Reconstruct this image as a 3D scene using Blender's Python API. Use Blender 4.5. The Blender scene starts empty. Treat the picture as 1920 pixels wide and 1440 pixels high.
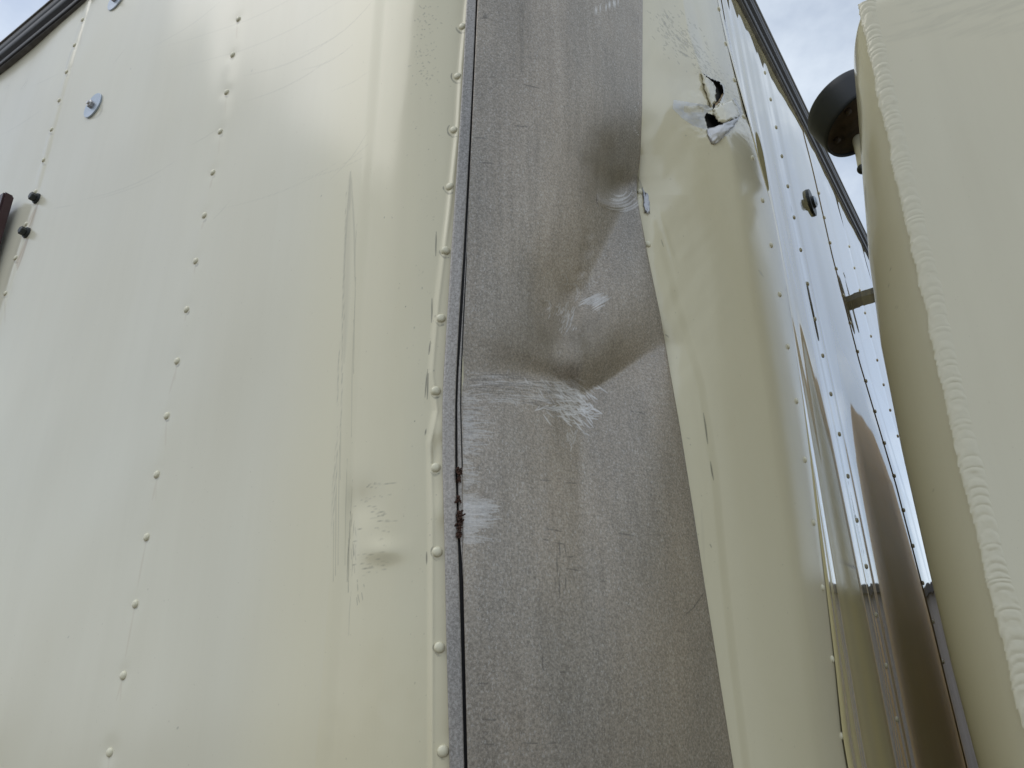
import bpy, bmesh, math, random
import numpy as np
from mathutils import Matrix, Vector
random.seed(4); rng = np.random.default_rng(7)
C_ = bpy.context.scene.collection
scene = bpy.context.scene

# ------------------------------------------------------------------ camera
F = 1442.0
def cam_basis():
    v = np.array([903-960., 720+2616., -F]); v /= np.linalg.norm(v)
    fw = np.array([0, 0, -1.]); fh = fw - v*(fw@v); fh /= np.linalg.norm(fh)
    return np.array([np.cross(fh, v), fh, v])
R = cam_basis()
CAMZ = 2.1
cam = bpy.data.objects.new('camera', bpy.data.cameras.new('camera')); C_.objects.link(cam)
cam.data.sensor_width = 36; cam.data.lens = F/1920*36
cam.data.clip_start = .02; cam.data.clip_end = 600
M = Matrix([list(R[0])+[0], list(R[1])+[0], list(R[2])+[0], [0, 0, 0, 1]])
M.translation = Vector((0, 0, CAMZ)); cam.matrix_world = M
scene.camera = cam

# ------------------------------------------------------------------ sky, sun, exposure
SUN_AZ, SUN_EL = -110.0, 55.0         # compass azimuth from +Y
w = bpy.data.worlds.new('World'); scene.world = w; w.use_nodes = True
nt = w.node_tree; nt.nodes.clear(); N = nt.nodes; L = nt.links
out = N.new('ShaderNodeOutputWorld')
sky = N.new('ShaderNodeTexSky'); sky.sky_type = 'NISHITA'; sky.sun_disc = False
sky.sun_elevation = math.radians(SUN_EL); sky.sun_rotation = math.radians(SUN_AZ)
sky.air_density = 1.0; sky.dust_density = 1.5
b1 = N.new('ShaderNodeBackground'); b1.inputs[1].default_value = .15
L.new(sky.outputs[0], b1.inputs[0])
tc = N.new('ShaderNodeTexCoord'); mp = N.new('ShaderNodeMapping'); mp.inputs['Scale'].default_value = (1, 1, 1.6)
no = N.new('ShaderNodeTexNoise'); no.inputs['Scale'].default_value = 2.3; no.inputs['Detail'].default_value = 7; no.inputs['Roughness'].default_value = .55
L.new(tc.outputs['Generated'], mp.inputs[0]); L.new(mp.outputs[0], no.inputs['Vector'])
rp = N.new('ShaderNodeValToRGB'); rp.color_ramp.elements[0].position = .40; rp.color_ramp.elements[1].position = .62
rp.color_ramp.elements[0].color = (.42, .42, .42, 1); rp.color_ramp.elements[1].color = (1, 1, 1, 1)
L.new(no.outputs['Fac'], rp.inputs[0])
b2 = N.new('ShaderNodeBackground'); b2.inputs[0].default_value = (.84, .92, 1.0, 1); b2.inputs[1].default_value = 1.12
mx = N.new('ShaderNodeMixShader'); L.new(rp.outputs[0], mx.inputs[0]); L.new(b1.outputs[0], mx.inputs[1]); L.new(b2.outputs[0], mx.inputs[2])
L.new(mx.outputs[0], out.inputs[0])
sun = bpy.data.objects.new('sun', bpy.data.lights.new('sun', 'SUN')); C_.objects.link(sun)
sun.data.energy = .5; sun.data.angle = math.radians(34); sun.data.color = (1, .96, .9)
sd = Vector((math.sin(math.radians(SUN_AZ))*math.cos(math.radians(SUN_EL)), math.cos(math.radians(SUN_AZ))*math.cos(math.radians(SUN_EL)), math.sin(math.radians(SUN_EL))))
sun.rotation_euler = sd.to_track_quat('Z', 'Y').to_euler(); sun.location = (0, 0, 20)
vs = scene.view_settings; vs.view_transform = 'Standard'; vs.look = 'None'; vs.gamma = 1; vs.use_curve_mapping = False; vs.exposure = 0.0
scene.render.resolution_x = 1024; scene.render.resolution_y = 768

# ------------------------------------------------------------------ helpers
H = 2.0
def ray(x, y): return R@np.array([x-960., 720.-y, -F])
def azt(x, y):
    d = ray(x, y); return math.degrees(math.atan2(d[0], d[1])), d[2]/math.hypot(d[0], d[1])
def project(P):                      # P (...,3) relative to the camera height -> image pixel coordinates through the camera, shared by the chart of marks
    c = P@R                          # cam = R^T p
    zc = np.where(c[..., 2] < -1e-4, -c[..., 2], 1e-4)
    return 960+F*c[..., 0]/zc, 720-F*c[..., 1]/zc
def obj(name, me, mat, parent=None, loc=None):
    o = bpy.data.objects.new(name, me); C_.objects.link(o)
    if mat:
        me.materials.clear(); me.materials.append(mat)
    if parent: o.parent = parent
    if loc is not None: o.location = loc
    return o
def tag(o, label=None, cat=None, group=None, kind=None):
    if label: o['label'] = label
    if cat: o['category'] = cat
    if group: o['group'] = group
    if kind: o['kind'] = kind
    return o
def empty(name, loc=(0, 0, 0)):
    o = bpy.data.objects.new(name, None); C_.objects.link(o); o.location = loc; o.empty_display_size = .1; return o
def grid_mesh(name, P, wear_and_shade=None, drop=None, smooth=True, aged=None):
    nv, nu = P.shape[:2]
    me = bpy.data.meshes.new(name)
    co = P.reshape(-1, 3).astype(np.float32).copy(); co[:, 2] += CAMZ
    i = np.arange(nv*nu).reshape(nv, nu)
    q = np.stack([i[:-1, :-1], i[:-1, 1:], i[1:, 1:], i[1:, :-1]], -1).reshape(-1, 4)
    if drop is not None:
        keep = ~(drop[:-1, :-1] | drop[1:, :-1] | drop[:-1, 1:] | drop[1:, 1:]).reshape(-1); q = q[keep]
    me.vertices.add(len(co)); me.vertices.foreach_set('co', co.ravel())
    me.loops.add(q.size); me.loops.foreach_set('vertex_index', q.ravel().astype(np.int32))
    me.polygons.add(len(q)); me.polygons.foreach_set('loop_start', (np.arange(len(q))*4).astype(np.int32))
    me.polygons.foreach_set('loop_total', np.full(len(q), 4, np.int32))
    me.update(calc_edges=True); me.validate()
    if smooth: me.polygons.foreach_set('use_smooth', np.ones(len(q), bool))
    if wear_and_shade is not None:
        a = me.attributes.new('wear_and_shade', 'FLOAT_COLOR', 'POINT')
        wc = np.ones((nv*nu, 4), np.float32); wc[:, :3] = np.clip(wear_and_shade.reshape(-1, 3), 0, 1)
        if aged is not None: wc[:, 3] = aged.reshape(-1)
        a.data.foreach_set('color', wc.ravel())
    return me
def bm_mesh(bm, name, smooth=False):
    bmesh.ops.recalc_face_normals(bm, faces=bm.faces)
    me = bpy.data.meshes.new(name); bm.to_mesh(me); bm.free()
    if smooth:
        for p in me.polygons: p.use_smooth = True
    return me
def interp(x, tab):
    t = np.array(tab, float); return np.interp(x, t[:, 0], t[:, 1])
def interp_s(x, tab, sig):
    t = np.array(tab, float); g = np.arange(t[0, 0]-4*sig, t[-1, 0]+4*sig, max(sig/8, .5)); v = np.interp(g, t[:, 0], t[:, 1])
    k = int(3*sig/(g[1]-g[0])); w_ = np.exp(-(np.arange(-k, k+1)*(g[1]-g[0])/sig)**2/2); w_ /= w_.sum()
    v = np.convolve(np.pad(v, k, 'edge'), w_, 'valid'); return np.interp(x, g, v)
def sstep(a, b, x):
    t = np.clip((x-a)/(b-a), 0, 1); return t*t*(3-2*t)
def vnoise(x, y, seed=0):            # smooth value noise
    xi = np.floor(x).astype(np.int64); yi = np.floor(y).astype(np.int64); fx = x-xi; fy = y-yi
    fx = fx*fx*(3-2*fx); fy = fy*fy*(3-2*fy)
    def h(a, b):
        n = (a*374761393+b*668265263+seed*974711) & 0x7fffffff
        n = ((n ^ (n >> 13))*1274126177) & 0x7fffffff
        return ((n ^ (n >> 16)) & 0xffff)/65535.0
    return (h(xi, yi)*(1-fx)+h(xi+1, yi)*fx)*(1-fy)+(h(xi, yi+1)*(1-fx)+h(xi+1, yi+1)*fx)*fy
def fbm(x, y, seed=0, o=4):
    s = 0; a = .5
    for k in range(o): s = s+a*vnoise(x*2**k, y*2**k, seed+k); a *= .5
    return s

# ---------- chart of marks, laid out in image pixels (painted once, baked to the meshes as an attribute: 0 dark scuffs, painted reflection and shade, 1 bare metal, 2 rust and dent shade)
CH = np.zeros((1440+80, 1920+80, 3), np.float32)
def stroke(pts, wd, val, ch, taper=True, layer=None):
    A = CH if layer is None else layer
    pts = np.array(pts, float)+40
    seg = np.hypot(*(np.diff(pts, axis=0).T)); tot = seg.sum(); acc = 0
    x0, y0 = (pts.min(0)-wd*2-2).astype(int); x1, y1 = (pts.max(0)+wd*2+3).astype(int)
    x0 = max(x0, 0); y0 = max(y0, 0); x1 = min(x1, A.shape[1]); y1 = min(y1, A.shape[0])
    if x1 <= x0 or y1 <= y0: return
    YY, XX = np.mgrid[y0:y1, x0:x1]
    best = np.zeros(XX.shape, np.float32)
    for (a, b, s) in zip(pts[:-1], pts[1:], seg):
        if s < 1e-6: continue
        t = np.clip(((XX-a[0])*(b[0]-a[0])+(YY-a[1])*(b[1]-a[1]))/s**2, 0, 1)
        d = np.hypot(XX-(a[0]+t*(b[0]-a[0])), YY-(a[1]+t*(b[1]-a[1])))
        g = (acc+t*s)/tot
        ww = wd*(np.sin(np.pi*np.clip(g, .02, .98))**.5 if taper else 1)
        best = np.maximum(best, np.clip(1.15-d/ww, 0, 1)*val); acc += s
    A[y0:y1, x0:x1, ch] = np.maximum(A[y0:y1, x0:x1, ch], best)
def inpoly(X, Y, poly):
    r = np.zeros(X.shape, bool); n = len(poly); j = n-1
    for i in range(n):
        xi, yi = poly[i]; xj, yj = poly[j]
        c = ((yi > Y) != (yj > Y)) & (X < (xj-xi)*(Y-yi)/((yj-yi)+1e-9)+xi); r ^= c; j = i
    return r
def polyfill(poly, val, ch, noise=0):
    p = np.array(poly)+40; x0, y0 = (p.min(0)-2).astype(int); x1, y1 = (p.max(0)+3).astype(int)
    YY, XX = np.mgrid[y0:y1, x0:x1]; m = inpoly(XX+.0, YY+.0, [tuple(q) for q in p])*val
    A = CH[y0:y1, x0:x1, ch]; A[:] = np.maximum(A, m)
def sample(A, X, Y):
    X = np.clip(X+40, 0, A.shape[1]-1.01); Y = np.clip(Y+40, 0, A.shape[0]-1.01)
    xi = X.astype(int); yi = Y.astype(int); fx = (X-xi)[..., None]; fy = (Y-yi)[..., None]
    return (A[yi, xi]*(1-fx)+A[yi, xi+1]*fx)*(1-fy)+(A[yi+1, xi]*(1-fx)+A[yi+1, xi+1]*fx)*fy
U = random.uniform
def curvepts(a, b, bend, n=8):
    a = np.array(a, float); b = np.array(b, float); d = b-a; nrm = np.array([-d[1], d[0]])
    return [tuple(a+d*t+nrm*bend*math.sin(math.pi*t)) for t in np.linspace(0, 1, n)]

# --- front panel: fine sweeping scratches
for a, b, bd, wv in [((330,130),(700,-40),.05,.30),((305,92),(640,-60),.04,.28),((455,140),(640,60),.06,.45),((455,188),(625,105),.05,.45),((280,95),(420,0),.04,.3),
        ((560,100),(700,0),.08,.5),((560,130),(660,85),.08,.45),((150,375),(330,300),.06,.35),((100,390),(135,384),0,.35),((172,375),(300,330),.03,.3),((410,392),(640,300),.05,.3),
        ((620,335),(690,245),.05,.4),((640,310),(690,270),.03,.35),((0,250),(80,205),.03,.3),((620,170),(690,135),.05,.3),((215,120),(235,95),0,.3),((35,165),(48,146),.1,.8),((360,270),(405,240),.02,.35),
        ((400,410),(430,376),.02,.3),((60,160),(110,140),.02,.3),((560,335),(690,290),.05,.3)]:
    stroke(curvepts(a, b, bd), .7, wv*.6, 0)
for p in [(247,131),(469,131),(528,100),(127,1195),(337,1365),(8,160),(735,408),(602,367),(791,540),(720,408),(748,540),(813,695),(776,615),(777,790),(735,1427),(760,575),(1367,254),(1287,134),(1285,254)]:
    stroke([p, (p[0]+U(0, 2), p[1]+U(-1, 1))], 1.6, .85, 0)
# long scuffs on the bend; the upper lines paint in a reflection
for x, ya, yb, wv in [(641,480,720,.5),(645,360,600,.5),(663,520,700,.5),(665,420,520,.35),(633,640,760,.5),(638,700,900,.4),(659,600,820,.35),(625,830,1090,.45),(629,800,1080,.5),(634,795,1060,.4),(622,870,1000,.3),(647,860,1060,.4),(653,960,1110,.9),(651,1000,1090,.8),(657,900,1010,.4),(654,1110,1190,.35),(660,1020,1080,.3)]:
    stroke([(x+4, ya), (x+1, (ya+yb)/2), (x, yb)], .95, wv*.9, 0)
stroke([(657,326),(653,430),(649,560),(645,680)], 8, .16, 0); stroke([(657,322),(650,420),(643,540)], 2.2, .42, 0); stroke([(658,322),(664,430),(666,540)], 2.0, .34, 0); stroke([(657,322),(656,360),(655,395)], 4.5, .34, 0)  # tapered dark spike: a reflection in the bend, painted as strokes
for k in range(46):
    x = U(655, 720); y = U(905, 1080); l = U(6, 34); stroke([(x, y), (x+l, y+U(-2, 3))], .8, U(.25, .65), 0)
for k in range(14):
    x = U(657, 668); y = U(960, 1060); stroke([(x, y), (x+U(-2, 2), y+U(8, 30))], .8, U(.3, .6), 0)
for k in range(7): x = U(668, 682); y = U(1085, 1120); stroke([(x, y), (x+U(0, 4), y+U(6, 16))], .9, .6, 0)
for k in range(120):
    x = random.gauss(795, 12); y = U(10, 160); stroke([(x, y), (x+U(1, 4), y+U(-1, 2))], .9, U(.3, .7), 0)
for k in range(70):
    x = U(760, 830); y = U(120, 1200); stroke([(x, y), (x+U(1, 4), y+U(-2, 1))], .8, U(.15, .5), 0)
for pts in [[(810,560),(810,585),(809,605)],[(807,640),(804,665)],[(802,693),(799,720),(797,745)],[(803,700),(801,748)],[(799,805),(797,815)],[(800,1035),(800,1058)],[(817,480),(818,435)]]:
    stroke(pts, 1.6, .95, 0)
# --- rust drips under the dark bolts and streaks under rivets
for a, b in [((68,382),(52,428)),((50,445),(32,500))]:
    for k in range(6): stroke([(a[0]+U(-2, 2), a[1]), (b[0]+U(-3, 3), b[1]+U(-8, 8))], 2.2, U(.25, .5), 2)
for a, b in [((335,690),(322,740)),((278,1015),(262,1100)),((256,1140),(238,1235)),((232,1272),(222,1310)),((397,330),(392,352)),((299,900),(290,940)),((382,415),(378,430))]:
    stroke([a, b], 2.0, .16, 2)
for y in (59,153,254,361,481,608,744,889,1047,1226,1420):     # dirt round rivet feet
    x = float(interp(y, [(59,867),(153,858),(254,851),(361,843),(481,836),(608,827),(744,818),(889,817),(1047,820),(1226,824),(1420,831)]))
    stroke([(x-10, y-4), (x-3, y+3), (x+6, y+2)], 1.4, .55, 0)
for x, y in [(445,36),(434,103),(423,173),(410,247),(397,324),(382,407),(368,491),(352,582),(335,679),(318,781),(299,889),(278,1005),(256,1131),(232,1262),(209,1403),(155,38),(141,87),(127,137),(113,190),(97,245),(83,301),(66,359),(48,420),(31,484),(11,549)]:
    a0 = U(.2, 1.2); rr = 5+y*.0035
    stroke([(x+rr*.75*math.cos(a0+j*.3), y+rr*1.25*math.sin(a0+j*.3)) for j in range(6)], 1.5, U(.25, .8), 0)
    if random.random() < .7: stroke([(x-1, y+7), (x-1-U(4, 14)*.22, y+U(18, 60))], 1.6, U(.06, .2), 2)
for x, y in [(867,50),(858,143),(851,244),(843,350),(836,470),(827,597),(818,733),(817,877),(820,1035),(824,1214),(831,1408)]:
    for q in range(2):
        a0 = U(.6, 3.4); rr = 12.5; stroke([(x+rr*.95*math.cos(a0+j*.2), y+rr*math.sin(a0+j*.2)) for j in range(int(U(3, 8)))], 1.6, U(.5, .95), 0)
for x, y, r_ in [(176,199,19)]: stroke([(x+r_*.9*math.cos(a), y+r_*1.2*math.sin(a)) for a in (0, .4, .8, 1.2, 1.6, 2.0)], 2.4, .3, 0, False)  # dark arc paints contact shade at the washer's lower right
# --- right part of the corner panel
for k in range(230):
    t = random.random(); x = random.gauss(1235+75*t, 16); y = random.gauss(30+75*t, 16); l = U(2, 10)*(1 if random.random() < .8 else 1.7)
    stroke([(x, y), (x+l*.62, y+l*.75)], .7, U(.3, .85), 0)
for k in range(260):
    t = random.random(); x = random.gauss(1310+100*t, 9); y = random.gauss(108+120*t, 12); l = U(2, 7)
    stroke([(x, y), (x+l*.8, y+l*.6)], .7, U(.25, .75), 0)
stroke([(1271,94),(1292,107)], 1.1, .95, 0); stroke([(1266,65),(1279,80)], 1.1, .9, 0); stroke([(1240,35),(1252,53)], 1., .8, 0)
for pts in [[(1423,507),(1431,518)],[(1247,627),(1254,632)],[(1240,450),(1244,462)],[(1331,1020),(1334,1026)]]: stroke(pts, 1.1, .9, 0)
for k in range(60): x = U(1215, 1560); y = U(100, 1400); stroke([(x, y), (x+1, y+1)], .9, U(.2, .6), 0)
polyfill([(1263,187),(1333,198),(1336,205),(1326,212),(1322,222),(1325,244),(1299,235),(1277,220),(1261,203)], 1, 1)
for poly in ([(1316,137),(1333,148),(1347,154),(1356,162),(1356,178),(1350,190)], [(1322,221),(1327,243),(1340,239),(1356,233)], [(1339,190),(1342,172),(1338,158),(1325,145)]):
    stroke([(x+U(-1, 1), y+U(-1, 1)) for x, y in poly], 2.6, .8, 1, False)
stroke([(1276,197),(1298,203),(1325,210)], 3.0, -0, 1)
CH[40+199:40+211, 40+1283:40+1320, 1] *= .45
_yy, _xx = np.mgrid[170:260, 1250:1350]; CH[210:300, 1290:1390, 1] *= (.45+.75*fbm((_xx+_yy*.9)/9., (_yy-_xx*.5)/2.5, 66, 3))
stroke([(1377,187),(1386,203),(1389,216),(1374,222)], 4.2, .9, 1, False); stroke([(1356,165),(1357,180),(1354,193)], 2.0, .9, 1)
stroke([(1207,362),(1213,372),(1216,385),(1217,398)], 3.2, .8, 1)
for k in range(30): x = U(1350, 1385); y = U(205, 232); stroke([(x, y), (x+U(3, 8), y-U(4, 12))], .9, U(.3, .8), 1)
# slit marks at the panel overlap
for pts in [[(1319,775),(1323,800),(1327,832)],[(1332,866),(1335,885),(1338,900)]]: stroke(pts, 1.8, 1, 0)
# side wall: small twig like dark marks
stroke([(1560,1045),(1575,1054),(1590,1065),(1598,1066)], 2.2, 1, 0); stroke([(1585,1060),(1592,1070)], 2.2, 1, 0)
stroke([(1700,1093),(1718,1098),(1734,1103)], 2.2, 1, 0); stroke([(1738,1095),(1741,1086)], 1.8, 1, 0)

for k in range(34): x = U(1640, 1880); y = U(10, 95)-.12*(x-1640); l = U(40, 130); stroke(curvepts((x, y), (x+l, y-l*.3), .04, 5), U(1.5, 5), U(.04, .12), 0)
for x, y in [(1706,113),(1695,114),(1725,243),(1837,222),(1668,505),(1666,535),(1680,576),(1839,462),(1750,920)]: stroke([(x, y), (x+2, y)], 1.6, .6, 0)
# --- guard marks
for k in range(150):                     # white rubbed lip at the fold
    t = random.random(); x = 872+t*200; y = 700+ (18*math.sin(t*2.6))+U(-6, 52)*(1-.5*t); l = U(10, 46)
    stroke([(x, y), (x+l*.5, y-1+t*4), (x+l, y+t*22-4)], 1.0, U(.12, .42), 1)
for k in range(95):
    t = random.random(); x = 870+t*150; y = 703+26*t*t+U(-8, 42); l = U(20, 70)
    stroke(curvepts((x, y), (x+l, y+6*t+U(-4, 8)), -.05, 5), .8, U(.3, .75), 0)
for k in range(120):
    x = random.gauss(1072, 20); y = random.gauss(758, 18); l = U(8, 26); d = U(-.7, .5)
    stroke([(x, y), (x+l*math.cos(d+.6), y+l*math.sin(d+.6))], 1.2, U(.5, .95), 1)
for k in range(46):
    x = random.gauss(1055, 26); y = random.gauss(735, 14); stroke([(x, y), (x+U(8, 24), y+U(6, 22))], 1.0, U(.3, .8), 1)
for k in range(26): x = random.gauss(1040, 20); stroke([(x, U(762, 772)), (x+U(8, 30), U(758, 770))], 1.2, U(.4, .8), 1)
for k in range(26): x = random.gauss(1073, 5); y = U(800, 838); stroke([(x, y), (x+U(-3, 3), y+U(4, 12))], 1.0, U(.25, .6), 1)
def fan(y0, y1, reach, n, v=(.3, .8)):
    for k in range(n):
        y = U(y0, y1); l = reach*U(.25, 1)*(1-abs((y-(y0+y1)/2)/((y1-y0)/2))**2*.7)
        stroke([(868, y), (868+l*.5, y+U(-2, 3)), (868+l, y+U(-3, 6))], 1.6, U(*v), 1)
fan(735, 865, 62, 90, (.08, .34)); fan(770, 850, 34, 50, (.2, .5)); fan(860, 915, 40, 36, (.1, .4)); fan(925, 1000, 84, 120, (.12, .5)); fan(940, 990, 60, 50, (.3, .6)); fan(1000, 1018, 66, 22, (.15, .45))
for k in range(40): x = U(866, 900); y = U(740, 925); l = U(6, 24); stroke([(x, y), (x+l, y+U(-3, 3))], .8, U(.3, .6), 0)
for k in range(70):                      # scuffs inside the dent
    x = random.gauss(1110, 12); y = random.gauss(568, 6); l = U(6, 20); stroke([(x, y), (x+l, y-l*.55)], .9, U(.3, .75), 1)
for k in range(60):
    x = random.gauss(1062, 10); y = random.gauss(590, 14); l = U(4, 14); stroke([(x, y), (x-l*.4, y+l)], .9, U(.2, .5), 1)
for (cx, cy, r) in [(1068,548,17),(1055,525,10),(1024,572,8),(1045,583,8)]:
    for k in range(14):
        a = U(-2.2, 1.2); rr = r*U(.8, 1.1); stroke([(cx+rr*math.cos(a+j*.25), cy+rr*1.1*math.sin(a+j*.25)) for j in range(4)], .8, U(.12, .32), 1)
for k in range(26):
    r = U(16, 52); a = U(.2, 1.2); stroke([(1158+r*1.05*math.cos(a+j*.2), 352+r*.9*math.sin(a+j*.2)) for j in range(6)], 1.0, U(.2, .55), 1)
for k in range(18):
    r = U(20, 46); a = U(-.9, 0); stroke([(1160+r*math.cos(a+j*.15), 352+r*.9*math.sin(a+j*.15)) for j in range(5)], 1.0, U(.3, .6), 0)
for k in range(14): x = U(1110, 1150); y = 22-(x-1110)*.36; stroke([(x, y+U(-3, 3)), (x+U(5, 12), y-U(1, 6))], 1.5, U(.4, .9), 1)
for k in range(20): x = random.gauss(1193, 4); y = U(160, 260); stroke([(x, y), (x+U(-3, 5), y+U(-3, 4))], 1.0, U(.2, .6), 1)
for pts in [[(1012,900),(1033,901)],[(1062,905),(1080,906)],[(985,888),(990,890)],[(1022,991),(1056,997)],[(1018,1012),(1032,1013)],[(1038,1017),(1058,1020),(1062,1042)],[(1049,1012),(1050,1046)],[(1062,1044),(1075,1044)],
            [(1061,1066),(1088,1070)],[(1044,1040),(1045,1078)],[(1061,1080),(1060,1102)],[(1049,1088),(1049,1120)],[(1015,1210),(1016,1216)],[(1017,1225),(1018,1258)],[(1050,1260),(1064,1260)],[(980,1393),(1012,1394)],[(1024,1394),(1044,1393)],[(897,1281),(918,1282)],
            [(996,1000),(999,1003)],[(1001,1083),(1004,1083)],[(1160,1000),(1188,1004)],[(1282,1155),(1300,1140),(1322,1108)],[(905,1349),(930,1350)],[(905,1395),(925,1396)],[(1196,772),(1208,776)],[(1182,770),(1188,772)],[(965,235),(988,238)],[(900,34),(940,34)],[(980,158),(1010,165)],[(900,305),(925,306)],[(890,258),(910,259)]]:
    stroke(pts, 1.5, .85, 0)
for k in range(12): x = 1218+k*8+U(-3, 3); stroke([(x, 1003+U(-3, 3)), (x+U(3, 8), 1004+U(-3, 3))], 1.1, U(.3, .7), 0)
for k in range(60): x = U(885, 1330); y = U(20, 1430); stroke([(x, y), (x+U(2, 9), y+U(-1, 2))], U(.9, 1.8), U(.25, .65), 0)
for k in range(26): x = U(990, 1200); y = U(900, 1080); stroke([(x, y), (x+U(0, 2), y+U(10, 46))], .9, U(.2, .45), 0)
for k in range(50): x = U(975, 982); y = U(0, 130); stroke([(x, y), (x, y+U(10, 30))], 2.4, U(.1, .3), 0)
for k in range(34):
    x = U(885, 1200); y = U(-20, 330); stroke([(x, y), (x+U(-3, 3), y+U(60, 260))], U(2, 7), U(.04, .13), 0)
for k in range(26):
    x = U(900, 1330); y = U(740, 1300); stroke([(x, y), (x+U(2, 14), y+U(80, 260))], U(2, 8), U(.03, .10), 0)
for k in range(24): x = U(950, 1010); stroke([(x, random.gauss(108, 4)), (x+U(5, 14), random.gauss(108, 4))], 1.8, U(.1, .3), 0)

# ------------------------------------------------------------------ materials
def nmat(name):
    m = bpy.data.materials.new(name); m.use_nodes = True; t = m.node_tree
    return m, t, t.nodes['Principled BSDF']
def ramp(t, a, b, ca=(0, 0, 0, 1), cb=(1, 1, 1, 1)):
    r = t.nodes.new('ShaderNodeValToRGB'); r.color_ramp.elements[0].position = a; r.color_ramp.elements[1].position = b
    r.color_ramp.elements[0].color = ca; r.color_ramp.elements[1].color = cb; return r
def noise(t, scale, detail=4, sc=(1, 1, 1), rough=.5, dist=0):
    c = t.nodes.new('ShaderNodeTexCoord'); mpp = t.nodes.new('ShaderNodeMapping'); mpp.inputs['Scale'].default_value = sc
    n = t.nodes.new('ShaderNodeTexNoise'); n.inputs['Scale'].default_value = scale; n.inputs['Detail'].default_value = detail
    n.inputs['Roughness'].default_value = rough; n.inputs['Distortion'].default_value = dist
    t.links.new(c.outputs['Object'], mpp.inputs[0]); t.links.new(mpp.outputs[0], n.inputs['Vector']); return n
def mixc(t, fac, a, b, mode='MIX'):
    m = t.nodes.new('ShaderNodeMix'); m.data_type = 'RGBA'; m.blend_type = mode
    for s, v in ((0, fac), (6, a), (7, b)):
        if hasattr(v, 'is_output'): t.links.new(v, m.inputs[s])
        else: m.inputs[s].default_value = v
    return m.outputs[2]
def mathn(t, op, a, b):
    m = t.nodes.new('ShaderNodeMath'); m.operation = op
    for i, v in enumerate((a, b)):
        if hasattr(v, 'is_output'): t.links.new(v, m.inputs[i])
        else: m.inputs[i].default_value = v
    return m.outputs[0]
def wear_shade_split(t):
    a = t.nodes.new('ShaderNodeAttribute'); a.attribute_name = 'wear_and_shade'
    s = t.nodes.new('ShaderNodeSeparateColor'); t.links.new(a.outputs['Color'], s.inputs[0]); return s
def paint(name, col, rough=.2, dirt=.12, wear_and_shade=True, bump=.0006, coat=0.0, aged=None):
    m, t, b = nmat(name)
    n1 = noise(t, 3.0, 5, (1, 1, .5)); r1 = ramp(t, .35, .7)
    t.links.new(n1.outputs['Fac'], r1.inputs[0])
    base = (*col, 1)
    if aged:
        at = t.nodes.new('ShaderNodeAttribute'); at.attribute_name = 'wear_and_shade'; base = mixc(t, at.outputs['Alpha'], base, (*aged, 1))
    c = mixc(t, mathn(t, 'MULTIPLY', r1.outputs[0], dirt), base, (col[0]*.86, col[1]*.80, col[2]*.66, 1))
    n6 = noise(t, 9, 6, (1, 1, .06), .6); r6 = ramp(t, .45, .75); t.links.new(n6.outputs['Fac'], r6.inputs[0])
    c = mixc(t, mathn(t, 'MULTIPLY', r6.outputs[0], .22), c, (col[0]*.80, col[1]*.78, col[2]*.74, 1))
    n2 = noise(t, 260, 2); r2 = ramp(t, .72, .78); t.links.new(n2.outputs['Fac'], r2.inputs[0])
    c = mixc(t, mathn(t, 'MULTIPLY', r2.outputs[0], .25), c, (.2, .17, .1, 1))
    rg = mathn(t, 'ADD', mathn(t, 'MULTIPLY', r1.outputs[0], rough*.35), rough)
    if wear_and_shade:
        s = wear_shade_split(t)
        c = mixc(t, s.outputs[2], c, (.30, .15, .05, 1))
        c = mixc(t, s.outputs[1], c, (.50, .51, .53, 1))
        c = mixc(t, mathn(t, 'MULTIPLY', s.outputs[0], .9), c, (.07, .068, .055, 1))
        t.links.new(mathn(t, 'MULTIPLY', s.outputs[1], .75), b.inputs['Metallic'])
        rg = mathn(t, 'ADD', rg, mathn(t, 'MULTIPLY', mathn(t, 'MAXIMUM', s.outputs[1], s.outputs[0]), .25))
    t.links.new(c, b.inputs['Base Color']); t.links.new(rg, b.inputs['Roughness'])
    nb = noise(t, 420, 2); nb2 = noise(t, 7, 3)
    bp = t.nodes.new('ShaderNodeBump'); bp.inputs['Strength'].default_value = .12; bp.inputs['Distance'].default_value = bump*.3
    t.links.new(nb.outputs['Fac'], bp.inputs['Height'])
    t.links.new(bp.outputs[0], b.inputs['Normal'])
    b.inputs['Coat Weight'].default_value = coat; b.inputs['Coat Roughness'].default_value = .04
    return m
CREAM = (.680, .650, .525); YEL = (.700, .650, .475)
m_front = paint('cream_paint_satin', CREAM, .17, .25, aged=YEL)
m_corner = paint('cream_paint_corner', YEL, .13, .3)
m_side = paint('cream_paint_gloss', (.68, .60, .33), .03, .25, bump=.0001, coat=1.0)
m_rivet = paint('cream_rivet', (.74, .71, .55), .28, .5, wear_and_shade=False)
m_cab = paint('cream_paint_cab', (.70, .668, .53), .12, .25)
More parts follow.
